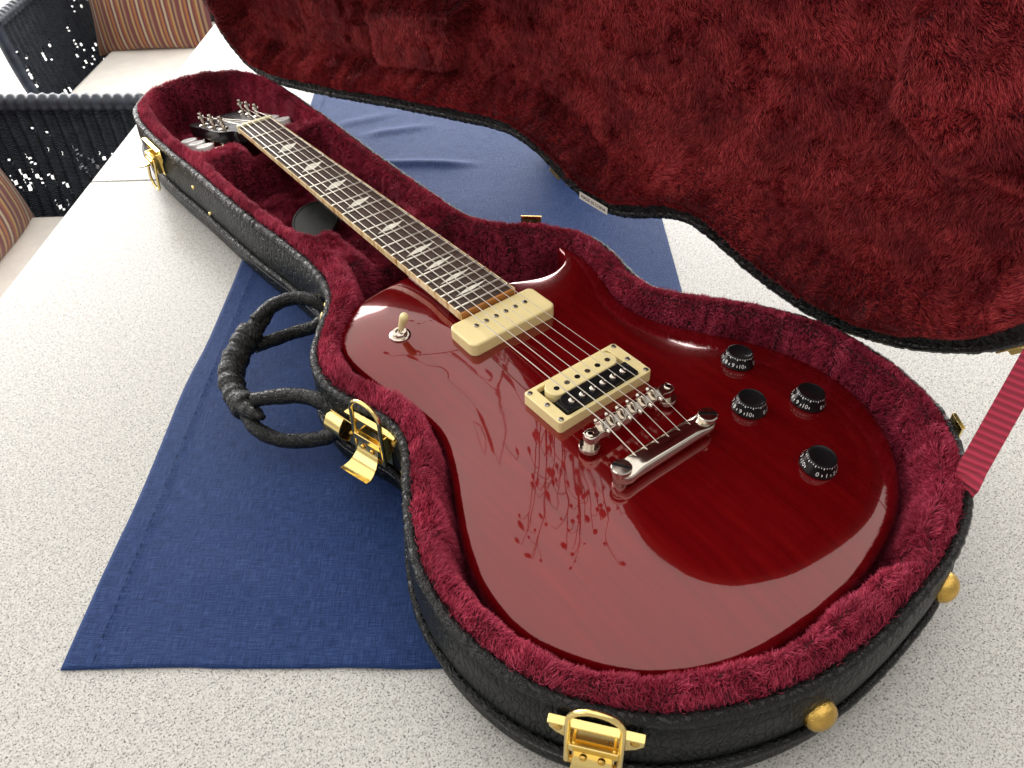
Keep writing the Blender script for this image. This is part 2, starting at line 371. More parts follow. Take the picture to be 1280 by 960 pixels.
# ------------------------------------------------------------------ guitar case: outline
RIMP = [(-93.7, 797.2), (-82.2, 819.3), (-63.1, 844.4), (-31.8, 856.6), (8.6, 860.2), (38.7, 852), (66, 830), (78.4, 800.6), (85.5, 761.1), (86.6, 681.9), (85.4, 604.2), (82.6, 521), (81.3, 454), (80.4, 376.9), (80.6, 333.2), (85.1, 301.5), (101.7, 274.1), (126.9, 249.2), (142.2, 225.3), (149.5, 199.5), (147.5, 175.4), (138.5, 141), (134.3, 124.1), (134.3, 107), (145.7, 86.6), (164.3, 61), (183.6, 30.8), (199, -3), (205.2, -33), (205.2, -58.5), (201.7, -86), (193, -116), (182.5, -138), (171, -154), (157, -168.5), (141.6, -181.5), (123.6, -193), (98.1, -204.2), (69.1, -211.7), (36.9, -215), (0.5, -217), (-38.7, -215.4), (-72.2, -207.9), (-107, -194.1), (-136.8, -176.8), (-155.8, -157.7), (-169.1, -141), (-181.4, -120), (-190.5, -94), (-194.8, -66.2), (-195, -42), (-191, -15.2), (-182.6, 8.1), (-170.6, 32.3), (-154.1, 59.3), (-139.7, 83.8), (-135.2, 101.2), (-136.9, 121), (-146.2, 148.2), (-151.4, 168.8), (-151.6, 190.7), (-145.8, 213), (-134, 232.8), (-117, 252), (-98.2, 275), (-88.8, 299), (-84.8, 330.3), (-84.8, 363.4), (-87.2, 403.8), (-91.1, 441.5), (-93.5, 488.6), (-95, 535), (-97.1, 601.9), (-99.7, 649.7), (-101, 695.7), (-100.5, 750)]
RZ = -14.0
RIM = gauss_closed(spline(RIMP, 900), 3.0)[::-1].copy()     # about 3.2 mm apart
RIMN = normals_closed(RIM)
RIMC = RIM[::2]                                              # a coarser copy for distances
HINGE_A = np.array([206.8, -50., RZ - 5]); HINGE_B = np.array([85.8, 750., RZ - 5]); LID_DEG = 78.0
HD = (HINGE_B - HINGE_A) / np.linalg.norm(HINGE_B - HINGE_A)
def lidrot(P, vec=False):
    """closed position -> opened position"""
    P = np.atleast_2d(np.asarray(P, float)); X = P if vec else P - HINGE_A
    th = math.radians(LID_DEG); c, s = math.cos(th), math.sin(th)
    Y = X * c + np.cross(HD, X) * s + np.outer(X @ HD, HD) * (1 - c)
    return Y if vec else Y + HINGE_A
def near_rim(x, y):
    i = int(np.argmin(((RIM - (x, y)) ** 2).sum(1))); return RIM[i], RIMN[i], i

case = thing('guitar_case', 'open black leather guitar case with crimson plush lining and brass latches', 'guitar case', (0, 300, ZT))
def wall(profile, xf=None, close_last=True):
    mb = MB(); n = len(RIM); vs = []
    for off, z in profile:
        Q = RIM + RIMN * off; vs += [(q[0], q[1], z) for q in Q]
    if xf is not None: vs = xf(vs)
    fs = []
    for i in range(len(profile) - 1):
        for k in range(n): k2 = (k + 1) % n; fs.append((i * n + k, i * n + k2, (i + 1) * n + k2, (i + 1) * n + k))
    if close_last: fs.append(tuple((len(profile) - 1) * n + k for k in range(n)))
    return mb.add(vs, fs)
shell = wall([(-5, RZ - 3), (-1.5, RZ - 6), (0, RZ - 9), (1.5, RZ - 16), (2.2, -40), (1.8, -54), (.8, -61), (.8, -67), (1.6, -70), (1.8, -84), (.5, -89), (-3, ZT + .6), (-14, ZT + .3)]).build('shell', LEATHER, case, sm=50)
def rim_tube(off, z, r, xf=None, wr=.16, flat=1.0, n=8, dense=1800):
    Q = spline(RIM[::2] + RIMN[::2] * off, dense); s = np.arange(dense)
    R = r * (1 + wr * vnoise(s * .45, s * 0 + 2.5) + wr * .6 * vnoise(s * 1.1, s * 0 + 9.5))
    P = np.c_[Q, np.full(dense, z)]
    if xf is not None: P = xf(P)
    up = (0, 0, 1) if xf is None else tuple(lidrot([(0, 0, 1)], True)[0])
    return MB().tube([tuple(p) for p in P], R.tolist(), n, True, flat, up)
rim_tube(-2.6, RZ - 3.6, 4.2).build('rim_piping', LEATHER2, shell, sm=80)
rim_tube(2.8, -64, 2.9, wr=.10, n=7).build('welt', LEATHER2, shell, sm=80)
st = MB()
Qs = spline(RIM[::2] + RIMN[::2] * 2.1, 640)
for k in range(0, 640):
    d = Qs[(k + 1) % 640] - Qs[k]; d /= np.linalg.norm(d); st.box((Qs[k][0], Qs[k][1], -73.5), (3.2, .7, .7), (Vector((d[0], d[1], 0)), Vector((-d[1], d[0], 0)), Z3))
st.build('stitching', plain('grey_thread', (.20, .20, .19), .7), shell)['kind'] = 'stuff'

# heightfields of the linings
def height_lower(P):
    d = dist_poly(P, RIMC); x, y = P[:, 0], P[:, 1]
    wid = 24 + 3.0 * vnoise(x / 60, y / 60) + 6 * np.exp(-((y + 205) / 40) ** 2) * 1.0 + 7 * np.exp(-(((x + 110) / 40) ** 2 + ((y - 300) / 45) ** 2))
    wid = wid - 3 * sstep(340, 420, y)
    wid = wid - 19 * np.exp(-(((x - 52) / 15) ** 2 + ((y + 185) / 30) ** 2))
    z = RZ - 4 + 8 * np.sqrt(np.clip(d - 6, 0, 8) / 8) + 1.0 * vnoise(x / 18, y / 18)
    fall = sstep(wid - 8, wid + 11, d)
    # shoulders of the body cavity and the two neck cradles
    q = np.stack([np.abs(x), y], 1)
    z = z * (1 - fall) + (-77) * fall
    def cradle(yc, half, top, notch):
        b = sstep(yc - half - 7, yc - half + 7, y) * (1 - sstep(yc + half - 7, yc + half + 7, y))
        t = np.where(np.abs(x) < notch, -40., top) ; t = -40 + (top + 40) * sstep(notch - 8, notch + 10, np.abs(x + 1))
        return b * (t - (-77)) * fall
    z = z + np.maximum(cradle(612, 17, -15, 24), cradle(352, 38, -20, 30))
    return z + .8 * vnoise(x / 9 + 40, y / 9)
def poly_mask(P, poly, soft):
    poly = np.array(poly, float); d = dist_poly(P, poly); i = inside(P, poly); sd = np.where(i, d, -d); return sstep(-soft, soft, sd)
def height_lid(P):
    """depth into the lid, above the rim plane"""
    d = dist_poly(P, RIMC); x, y = P[:, 0], P[:, 1]
    wid = 27 + 2 * vnoise(x / 50, y / 50)
    g = 5 - 6 * np.sqrt(np.clip(d - 12, 0, 7) / 7)
    fall = sstep(wid - 8, wid + 12, d); g = g * (1 - fall) + 37 * fall
    g -= 24 * poly_mask(P, [(-22, 500), (36, 517), (33, 398), (-34, 352)], 5) 
    g -= 11 * poly_mask(P, [(-50, 660), (30, 660), (30, 540), (-40, 540)], 9)
    g -= 24 * poly_mask(P, [(6, -62), (44, -90), (58, -168), (-60, -178), (-95, -130), (-50, -70)], 6)
    return g + 1.4 * vnoise(x / 26, y / 26) + .8 * vnoise(x / 9, y / 9)
def lining(name, hf, xf, mat, parent, margin, step=4.0):
    x0, y0 = RIM.min(0) - 2; x1, y1 = RIM.max(0) + 2
    gx = np.arange(x0, x1, step); gy = np.arange(y0, y1, step); X, Y = np.meshgrid(gx, gy); P = np.stack([X.ravel(), Y.ravel()], 1)
    ins = inside(P, RIMC); d = dist_poly(P, RIMC); ok = ins & (d > margin)
    Z = np.zeros(len(P)); Z[ok] = hf(P[ok])
    nx = len(gx); idx = np.arange(len(P)).reshape(len(gy), nx)
    F = np.stack([idx[:-1, :-1], idx[:-1, 1:], idx[1:, 1:], idx[1:, :-1]], -1).reshape(-1, 4); F = F[ok[F].all(1)]
    used = np.unique(F); mp = np.full(len(P), -1); mp[used] = np.arange(len(used)); V = np.c_[P, Z][used]
    if xf is not None: V = xf(V)
    mb = MB(); mb.add(V, mp[F].tolist()); o = mb.build(name, mat, parent, sm=180); return o
def fur(name, hf, mat, parent, density, length, sign, xf, vxf, keep, comb, margin=4.5, rad=.16, lean=.9, tk=.44):
    x0, y0 = RIM.min(0); x1, y1 = RIM.max(0); N = int((x1 - x0) * (y1 - y0) * density)
    P = np.stack([RNG.uniform(x0, x1, N), RNG.uniform(y0, y1, N)], 1)
    P = P[inside(P, RIMC[::2])]; d = dist_poly(P, RIMC[::3]); P = P[d > margin]; P = P[keep(P)]
    gs = 2.0; ax = np.arange(x0 - 6, x1 + 8, gs); ay = np.arange(y0 - 6, y1 + 8, gs); GX, GY = np.meshgrid(ax, ay, indexing='ij')
    GH = hf(np.stack([GX.ravel(), GY.ravel()], 1)).reshape(GX.shape)
    def hts(Q):
        u = np.clip((Q[:, 0] - ax[0]) / gs, 0, len(ax) - 1.001); v = np.clip((Q[:, 1] - ay[0]) / gs, 0, len(ay) - 1.001); i = u.astype(int); j = v.astype(int); u = u - i; v = v - j
        return GH[i, j] * (1 - u) * (1 - v) + GH[i + 1, j] * u * (1 - v) + GH[i, j + 1] * (1 - u) * v + GH[i + 1, j + 1] * u * v
    e = 1.0; h = hts(P); hx = (hts(P + (e, 0)) - h) / e; hy = (hts(P + (0, e)) - h) / e
    slope = np.sqrt(1 + np.clip(hx * hx + hy * hy, 0, 30))
    # steep walls get more strands, spread along the slope
    rep = np.clip(slope + RNG.random(len(P)) - .5, 1, 4).astype(int)
    P = np.repeat(P, rep, 0); hx = np.repeat(hx, rep); hy = np.repeat(hy, rep)
    P = P + RNG.uniform(-.7, .7, P.shape); h = hts(P)
    n = np.stack([-hx, -hy, np.ones(len(P))], 1) * sign; n /= np.linalg.norm(n, axis=1)[:, None]
    x, y = P[:, 0], P[:, 1]
    tuft = np.stack([.75 * vnoise(x / 5, y / 5) + .9 * vnoise(x / 17, y / 17 + 30), .75 * vnoise(x / 5 + 77, y / 5 + 11) + .9 * vnoise(x / 17 + 50, y / 17), 0 * x], 1)
    cb = comb(x, y)
    dr = dist_poly(P, RIMC[::4]); near = np.where(dr < margin + 12)[0]; RC = RIM[::5]; RN = RIMN[::5]
    for c0 in range(0, len(near), 20000):
        ii = near[c0:c0 + 20000]; k_ = np.argmin(((P[ii, None, :] - RC[None]) ** 2).sum(2), 1); wt = np.clip(1 - (dr[ii] - margin) / 12, 0, 1)[:, None]
        cb[ii] = cb[ii] * (1 - wt) - np.c_[RN[k_], np.zeros(len(ii))] * wt * lean; tuft[ii] *= 1 - .7 * wt
    dirn = n * 1.0 + tk * tuft + cb + RNG.normal(0, .20, (len(P), 3))
    # keep the strands out of the backing
    dn = (dirn * n).sum(1); dirn += n * np.clip(.35 - dn, 0, None)[:, None]; dirn /= np.linalg.norm(dirn, axis=1)[:, None]
    Ls = length * RNG.uniform(.6, 1.15, len(P)) * (1 + .25 * vnoise(x / 7 + 5, y / 7))
    root = np.c_[P, h]
    bend = .5 * (dirn - n) + .25 * tuft
    pts = np.stack([root + n * 0, root + (n * .6 + dirn * .4) * (Ls * .36)[:, None], root + (dirn * .7)[:, :] * Ls[:, None] + n * (Ls * .05)[:, None], root + (dirn + .35 * bend) * Ls[:, None]], 1)
    pts = pts.reshape(-1, 3)
    if xf is not None: pts = xf(pts)
    pts = pts * .001; pts[:, 2] -= ZT * .001
    cu = bpy.data.hair_curves.new(name); cu.add_curves([4] * len(P))
    cu.position_data.foreach_set('vector', pts.astype(np.float32).ravel())
    at = cu.attributes.get('radius') or cu.attributes.new('radius', 'FLOAT', 'POINT')
    at.data.foreach_set('value', np.tile(np.array([rad, rad, rad * .8, rad * .2], np.float32) * .001, len(P)))
    cu.materials.append(mat)
    o = link(bpy.data.objects.new(name, cu)); o['kind'] = 'stuff'; adopt(o, parent)
    return o
BODYP = [(-30, 262), (-60, 259), (-88, 251), (-108, 234), (-119, 208), (-119, 180), (-112.5, 143), (-107, 112), (-108, 82), (-121, 50), (-139, 16), (-155, -18), (-163.5, -52), (-163, -82), (-152.5, -108), (-129, -141), (-97, -164), (-57, -177), (-5, -182), (52, -176), (96, -160), (131, -132), (152, -98), (160, -62), (157, -25), (144, 12), (126, 44), (111, 74), (105, 100), (107, 126), (115, 148), (120.5, 165), (122, 184), (120, 200), (117.5, 212), (115.5, 214.5), (113.8, 212), (112.6, 206), (109.5, 198.5), (102, 191.5), (88, 187), (75, 187), (61, 191.5), (45, 199), (27, 206), (27, 262)]
def edge_k(y): return (CAM_C[2] + (24 if y > 150 else 24 + 11 * min(1, (150 - y) / 200))) / (CAM_C[2] + 22)
BODYP = [(CAM_C[0] + (x - CAM_C[0]) * edge_k(y), CAM_C[1] + (y - CAM_C[1]) * edge_k(y)) for x, y in BODYP]
BODY = gauss_closed(spline(BODYP, 620), 1.1); BODYC = BODY[::2]
def zc(y): return np.where(y > -20, -10.6 - (165 - np.minimum(y, 400)) * .036, -17.26 - .028 * (-20 - y))
DOME = 15.0
def body_top(P):
    d = dist_poly(P, BODYC); y = P[:, 1]; x = P[:, 0]
    up = sstep(120, 210, y)
    k = DOME * np.exp(-d / 45) 
    return zc(y) - k * (1 - .35 * up)
bodykeep = np.array(gauss_closed(spline(BODYP, 200), 2))
def keep_lower(P):
    d = dist_poly(P, bodykeep); i = inside(P, bodykeep); return ~(i & (d > 14))
low = lining('lining', height_lower, None, PLUSH, case, 3.0)
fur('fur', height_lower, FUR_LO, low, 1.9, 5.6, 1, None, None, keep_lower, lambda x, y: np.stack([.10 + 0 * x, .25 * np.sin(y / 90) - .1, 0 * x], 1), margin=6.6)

# ------------------------------------------------------------------ the lid
def lx(vs): return [tuple(p) for p in lidrot(vs)]
lidm = wall([(-5, RZ + 3), (-1.5, RZ + 6), (0, RZ + 9), (1.4, RZ + 18), (1.4, RZ + 40), (-2, RZ + 48), (-10, RZ + 53), (-30, RZ + 56)], xf=lx)
lid = lidm.build('lid', LEATHER, case, sm=50)
rim_tube(-2.6, RZ + 3.6, 4.2, xf=lidrot).build('rim_piping', LEATHER2, lid, sm=80)
wband = MB()
Q0 = RIM - RIMN * 2; Q1 = RIM - RIMN * 17; n = len(RIM)
vsb = [(q[0], q[1], RZ + .8) for q in Q0] + [(q[0], q[1], RZ + 2.2) for q in Q1]
wband.add(lx(vsb), [(k, (k + 1) % n, n + (k + 1) % n, n + k) for k in range(n)]).build('rim_lip', LEATHER2, lid, sm=80)
lup = lining('lining', lambda P: RZ + height_lid(P), lidrot, PLUSH_UP, lid, 11.5)
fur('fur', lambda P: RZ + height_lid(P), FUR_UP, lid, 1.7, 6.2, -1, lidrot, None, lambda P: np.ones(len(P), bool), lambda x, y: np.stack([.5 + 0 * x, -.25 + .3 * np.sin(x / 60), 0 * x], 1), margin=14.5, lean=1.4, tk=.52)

def lid_frame(x, y):
    q, nrm, i = near_rim(x, y); t = (-nrm[1], nrm[0])
    o = lidrot([(q[0], q[1], RZ)])[0]; T = lidrot([(t[0], t[1], 0)], True)[0]; N = lidrot([(nrm[0], nrm[1], 0)], True)[0]; U = lidrot([(0, 0, 1)], True)[0]
    return Vector(o), Vector(T), Vector(N), Vector(U)
def case_frame(x, y):
    q, nrm, i = near_rim(x, y); return Vector((q[0], q[1], RZ)), Vector((-nrm[1], nrm[0], 0)), Vector((nrm[0], nrm[1], 0)), Vector((0, 0, 1))
def loc(fr, t, n, u): o, T, N, U = fr; return o + T * t + N * n + U * u
# origin label on the lid's lip
fr = lid_frame(143, 217); o_, T_, N_, U_ = fr
lbl = MB().box(loc(fr, 0, -5.6, -1.3), (34, 9.0, .5), (T_, N_, U_)).build('origin_label', PAPER, lid)
def text_mesh(txt, size):
    cu = bpy.data.curves.new('t', 'FONT'); cu.body = txt; cu.size = size; cu.align_x = 'CENTER'; cu.align_y = 'CENTER'; cu.resolution_u = 2
    ob = bpy.data.objects.new('t', cu); link(ob); dg = bpy.context.evaluated_depsgraph_get()
    me = bpy.data.meshes.new_from_object(ob.evaluated_get(dg)); vs = [tuple(v.co) for v in me.vertices]; fs = [tuple(p.vertices) for p in me.polygons]
    bpy.data.objects.remove(ob); bpy.data.curves.remove(cu); bpy.data.meshes.remove(me); return vs, fs
vs, fs = text_mesh('MADE IN CHINA', 4.6)
MB().add([loc(fr, v[0] * -1.0 * .88, -5.6 - v[1] * 1.3, -1.75) for v in vs], fs).build('lettering', BLACKP, lid)
# catch plates outside the lid
def catch(x, y, wd, dp):
    fr = lid_frame(x, y); o, T, N, U = fr
    m = MB(); m.box(loc(fr, 0, 2.2, 8), (wd * 2.4, 1.6, 12), (T, N, U)); m.box(loc(fr, 0, 5.0, 8), (wd, dp, 9), (T, N, U)); m.box(loc(fr, 0, 4 + dp / 2, 12), (wd, 2, 14), (T, N, U))
    m.build('catch_plate', GOLD3, lid, bevel=.5)
catch(122, 266, 14, 10); catch(169, -158, 11, 6); catch(-176, 130, 14, 6); catch(-100, 720, 12, 5)
for hx, hy in ((88, 700), (205, -52)):
    fr = case_frame(hx, hy); o, T, N, U = fr
    m = MB(); m.cyl(loc(fr, -16, 4, -8), loc(fr, 16, 4, -8), 2.4, 10); m.box(loc(fr, 0, 3.4, -20), (32, 1.6, 20), (T, N, U)); m.build('hinge', GOLD, case, sm=40)

# ------------------------------------------------------------------ latches, studs, rivets
def latch(x, y, s=1.0, up=True, n0=3.0, dz=0):
    fr0 = case_frame(x, y)
    fr = (fr0[0] + Vector((0, 0, dz)), *fr0[1:])
    L = lambda t, n, u: loc(fr, t * s, n0 + n * s, u * s)
    o, T, N, U = fr
    # plate with a bent top flange and two ears
    ol = [(-26, -5), (26, -5), (26, -17), (22, -22), (16, -26), (15, -42), (-15, -42), (-16, -26), (-22, -22), (-26, -17)]
    m = MB(); k = len(ol)
    vs = [L(a, 0, b) for a, b in ol] + [L(a, 1.5, b) for a, b in ol]
    m.add(vs, [tuple(range(k))[::-1], tuple(range(k, 2 * k))] + [(i, (i + 1) % k, k + (i + 1) % k, k + i) for i in range(k)])
    pl = m.build('latch', GOLD, case, bevel=.4)
    MB().box(L(0, 2.6, -5.2), (52 * s, 5.2 * s, 1.5 * s), (T, N, U)).build('flange', GOLD, pl, bevel=.4)
    for a in (-21, 21): MB().lathe([(2.6 * s, 0), (2.4 * s, .8 * s), (1.2 * s, 1.5 * s)], L(a, 1.5, -15), N, 14).build('rivet', GOLD2, pl, sm=40)
    for a in (-11, 11): MB().box(L(a, 4.5, -27), (1.4 * s, 7 * s, 24 * s), (T, N, U)).build('cheek', GOLD, pl, bevel=.3)
    # wire loop
    pts = []
    if up:
        base_u, top_u, nb, nt = -36, 19, 8.5, 6.5
    else:
        base_u, top_u, nb, nt = -20, -62, 8.5, 13
    sg = 1 if up else -1
    for q in np.linspace(0, 1, 6): pts.append((-14.5, nb + (nt - nb) * q, base_u + (top_u - sg * 13 - base_u) * q))
    for q in np.linspace(0, math.pi, 13)[1:-1]: pts.append((-14.5 * math.cos(q), nt, top_u - sg * 13 + sg * 13 * math.sin(q)))
    for q in np.linspace(1, 0, 6): pts.append((14.5, nb + (nt - nb) * q, base_u + (top_u - sg * 13 - base_u) * q))
    MB().tube([L(*p) for p in pts], 1.75 * s, 10).build('wire_loop', GOLD, pl, sm=60)
    MB().box(L(0, 7.5, -19), (27 * s, 4.5 * s, 6 * s), (T, N, U)).build('crossbar', GOLD, pl, bevel=.6)
    # lever, hinged at the loop's foot and swung out
    m = MB(); prof = [(9, -20), (10, -26), (12, -31), (15.5, -35.5), (20, -38.5), (24.5, -39.5), (28.5, -38.5)] if up else [(9, -20), (14, -23), (21, -24), (28, -22)]
    wds = [10, 10.5, 11, 12, 13, 14, 14] if up else [9, 9, 10, 10]
    vs = []
    for (a, b), w_ in zip(prof, wds):
        vs += [L(-w_, a, b), L(w_, a, b), L(w_, a - .6, b - 1.5), L(-w_, a - .6, b - 1.5)]
    fs = []
    for i in range(len(prof) - 1):
        for c in range(4): c2 = (c + 1) % 4; fs.append((4 * i + c, 4 * i + c2, 4 * i + 4 + c2, 4 * i + 4 + c))
    e = 4 * (len(prof) - 1); fs += [(0, 1, 2, 3), (e, e + 1, e + 2, e + 3)]
    lv = m.add(vs, fs).build('lever', GOLD, pl, sm=50)
    MB().cyl(L(-15.5, 8, base_u + (0 if up else 0)), L(15.5, 8, base_u), 2.0 * s, 10).build('pivot_pin', GOLD2, pl, sm=40)
    for a in (-5, 5): MB().lathe([(2.2 * s, 0), (1.8 * s, 1 * s), (.5 * s, 1.6 * s)], L(a, 10.4 if up else 12, -26 if up else -21), N, 10).build('rivet', GOLD2, pl, sm=40)
    return pl
latch(-163, -149, 1.0); latch(-137, 125, 1.0); latch(-103, 700, .95, up=False)
# treble side: plates seen past the rim
fr = case_frame(118, 258); o, T, N, U = fr
MB().box(loc(fr, 0, 3.5, 0), (20, 1.6, 14), (T, N, U)).box(loc(fr, 0, 4.5, 4), (20, 3, 1.2), (T, N, U)).build('latch_plate', GOLD, case, bevel=.4)
for px_, py_ in ((176, -147), (152, -172)):
    fr = case_frame(px_, py_); o, T, N, U = fr
    MB().box(loc(fr, 0, 4.0, -6), (16, 1.6, 15), (T, N, U)).box(loc(fr, 0, 4.6, 1), (16, 3, 1.2), (T, N, U)).build('anchor_plate', GOLD, case, bevel=.4)
for px_, py_, u in ((-53, -214, -34), (77, -210, -34)):
    fr = case_frame(px_, py_); o, T, N, U = fr
    MB().lathe([(10.5, -1), (10.5, 1), (10, 3.5), (8.4, 6.3), (5.5, 8.3), (2.5, 9.2), (.4, 9.4)], loc(fr, 0, 2, u), N, 28).build('stud', GOLD2, case, sm=50)
for px_, py_, u in ((-98, 600, -22), (-95, 566, -42), (-88, 322, -26), (-91, 294, -18), (-101, 690, -40), (-86, 345, -46)):
    fr = case_frame(px_, py_); o, T, N, U = fr
    MB().lathe([(2.3, -.5), (2.2, .6), (1.4, 1.5), (.3, 1.9)], loc(fr, 0, 2.0, u), N, 12).build('rivet', GOLD, case, sm=50)

# ------------------------------------------------------------------ handle
def wob(n, a, f, seed): s = np.arange(n); return 1 + a * vnoise(s * f, s * 0 + seed) + a * .6 * vnoise(s * f * 2.3, s * 0 + seed + 9)
GR = spline([(-131, 327, -38), (-150, 322, -43), (-172, 310, -49), (-190, 291, -53), (-198.5, 270, -54), (-201, 248, -52), (-200, 228, -49), (-196, 212, -47)], 120, False)
prof = np.interp(np.arange(120), [0, 8, 28, 92, 112, 119], [3, 7, 11.2, 11.2, 7, 3])
grip = MB().tube([tuple(p) for p in GR], (prof * wob(120, .13, .30, 4.5)).tolist(), 14, flat=.85).build('handle', LEATHER2, case, sm=80)
for ring_at in (24, 96):
    p = GR[ring_at]; a, b = GR[ring_at - 5], GR[ring_at + 5]
    MB().tube([tuple(GR[k]) for k in range(ring_at - 5, ring_at + 6)], (np.array([10, 13.4, 14.2, 14.5, 14.6, 14.5, 14.6, 14.5, 14.2, 13.4, 10]) * .86).tolist(), 14, flat=.85).build('binding_strap', LEATHER2, grip, sm=80)
for pts in ([(-150, 323, -38), (-131, 328, -34), (-112, 323, -31), (-98, 309, -32), (-92, 300, -38), (-94, 298, -47), (-104, 305, -57), (-120, 314, -61), (-140, 314, -59), (-160, 310, -54)],
            [(-196, 226, -38), (-180, 214, -35), (-164, 197, -32), (-155, 180, -33), (-151, 166, -39), (-153, 163, -48), (-162, 170, -58), (-176, 181, -62), (-193, 195, -61), (-203, 214, -57), (-203, 232, -54)]):
    Q = spline(pts, 90, False); MB().tube([tuple(p) for p in Q], (6.4 * wob(90, .10, .35, 2.5)).tolist(), 12).build('handle_loop', LEATHER2, grip, sm=80)
for px_, py_, u, tilt in ((-96, 279, -30, 0), (-151, 163, -30, 0)):
    fr = case_frame(px_, py_); o, T, N, U = fr
    m = MB(); m.box(loc(fr, 0, 3.2, u), (38, 1.6, 26), (T, N, U))
    ar = [(n_, u + 12 - 24 * q) for q, n_ in ((0, 3.5), (.15, 7), (.35, 10), (.5, 11), (.65, 10), (.85, 7), (1, 3.5))]; vs = []
    for n_, uu in ar: vs += [loc(fr, -9, n_, uu), loc(fr, 9, n_, uu), loc(fr, 9, n_ + 1.2, uu), loc(fr, -9, n_ + 1.2, uu)]
    m.add(vs, [(4 * i + c, 4 * i + (c + 1) % 4, 4 * i + 4 + (c + 1) % 4, 4 * i + 4 + c) for i in range(6) for c in range(4)] + [(0, 1, 2, 3), (24, 25, 26, 27)])
    mp = m.build('handle_mount', GOLD, grip, bevel=.4)
    for a in (-14.5, 14.5): MB().lathe([(2.4, 0), (2.2, .8), (1.1, 1.5)], loc(fr, a, 4.0, u), N, 12).build('rivet', GOLD2, grip, sm=40)

# ------------------------------------------------------------------ stay strap
A = Vector((126, -184, RZ + 1)); B = Vector(tuple(lidrot([(147, -177, RZ + 2)])[0])) ; A0 = Vector((112, -176, RZ - 22))
vd = (A + B) / 2 - Vector(CAM_C)
pts = [A0, A + Vector((-2, 1, -6)), A + Vector((1, -1, 3))] + [A.lerp(B, q) for q in np.linspace(.12, 1, 9)]
m = MB(); W_ = 8.6; vs = []
for i, p in enumerate(pts):
    d = (pts[min(i + 1, len(pts) - 1)] - pts[max(i - 1, 0)]).normalized(); wv = d.cross(vd).normalized(); nn = d.cross(wv).normalized()
    if i < 3: wv = (wv * .6 + Vector((.3, .9, 0)) * (.4 if wv.y > 0 else -.4)).normalized()
    vs += [p - wv * W_ - nn * .6, p + wv * W_ - nn * .6, p + wv * W_ + nn * .6, p - wv * W_ + nn * .6]
fs = []
for i in range(len(pts) - 1):
    for c in range(4): c2 = (c + 1) % 4; fs.append((4 * i + c, 4 * i + c2, 4 * i + 4 + c2, 4 * i + 4 + c))
m.add(vs, fs); so = m.build('stay_strap', STRAP, case, sm=40)
uvl = so.data.uv_layers.new(name='UV'); Ltot = [0]
for i in range(1, len(pts)): Ltot.append(Ltot[-1] + (pts[i] - pts[i - 1]).length)
for lp in so.data.loops:
    vi = lp.vertex_index; uvl.data[lp.index].uv = ((vi % 4) in (1, 2), Ltot[vi // 4] / 60)

# ------------------------------------------------------------------ disc in the neck compartment
Zd = Vector((-.28, -.22, .93)).normalized()
dd = MB().lathe([(26, 0), (27, 1.2), (27, 6), (26, 7.2), (24.5, 7.2), (24, 6.4), (.5, 6.4)], (-9, 484, -66), Zd, 40).build('round_disc', DISCM, sm=40)
tag(dd, 'flat round black disc lying in the plush neck compartment', 'disc')

# ------------------------------------------------------------------ the guitar
G = thing('electric_guitar', 'glossy cherry red electric guitar with cream pickups lying in the case', 'guitar', (0, 100, -70))
def make_body():
    n = len(BODY); N = normals_closed(BODY)
    pts = [tuple(p) for p in BODY]; edges = [(i, (i + 1) % n) for i in range(n)]
    extra = []
    for off in (1.0, 2.2, 4.2, 6.8):
        R = BODY[::2] - N[::2] * off; dd_ = dist_poly(R, BODYC); extra += [tuple(p) for p, q in zip(R, dd_) if q > off * .8]
    st = 4.0; x0, y0 = BODY.min(0); x1, y1 = BODY.max(0); g = []
    for j, yy in enumerate(np.arange(y0, y1, st * .87)):
        for xx in np.arange(x0 + (j % 2) * st / 2, x1, st): g.append((xx, yy))
    g = np.array(g); k = inside(g, BODY) & (dist_poly(g, BODYC) > 9.5); extra += [tuple(p) for p in g[k]]
    out = delaunay_2d_cdt([Vector(p) for p in pts + extra], edges, [], 1, 1e-4)
    V = np.array([tuple(v) for v in out[0]]); F = [tuple(f) for f in out[2]]
    Z = body_top(V); d = dist_poly(V, BODYC); Z = Z - 1.8 * np.exp(-d / .9)
    order = {}                                            # outline ring in the new numbering
    orig = out[3]; ring = [None] * n
    for i, lst in enumerate(orig):
        for q in lst:
            if q < n: ring[q] = i
    vs = [(x, y, z) for (x, y), z in zip(V, Z)]; m = len(vs)
    z_edge = [vs[i][2] for i in ring]
    rows = [(.9, None, -1.4), (1.2, None, -4), (1.2, -66, 0), (-1, -69, 0), (-4, -70, 0)]
    prev = ring
    for off, zz, dz in rows:
        cur = []
        for k_ in range(n):
            p = BODY[k_] + N[k_] * off; cur.append(len(vs)); vs.append((p[0], p[1], zz if zz is not None else z_edge[k_] + dz))
        for k_ in range(n): k2 = (k_ + 1) % n; F.append((prev[k_], prev[k2], cur[k2], cur[k_]))
        prev = cur
    F.append(tuple(prev))
    return MB().add(vs, F).build('body', LACQ, G, sm=65)
make_body()
L_ = 628.0
def fy(n): return L_ / 2 ** (n / 12)
def hw(y): return 21.5 + 6.7 * (L_ - y) / (L_ * .7194)
YE = fy(22) - 8.5
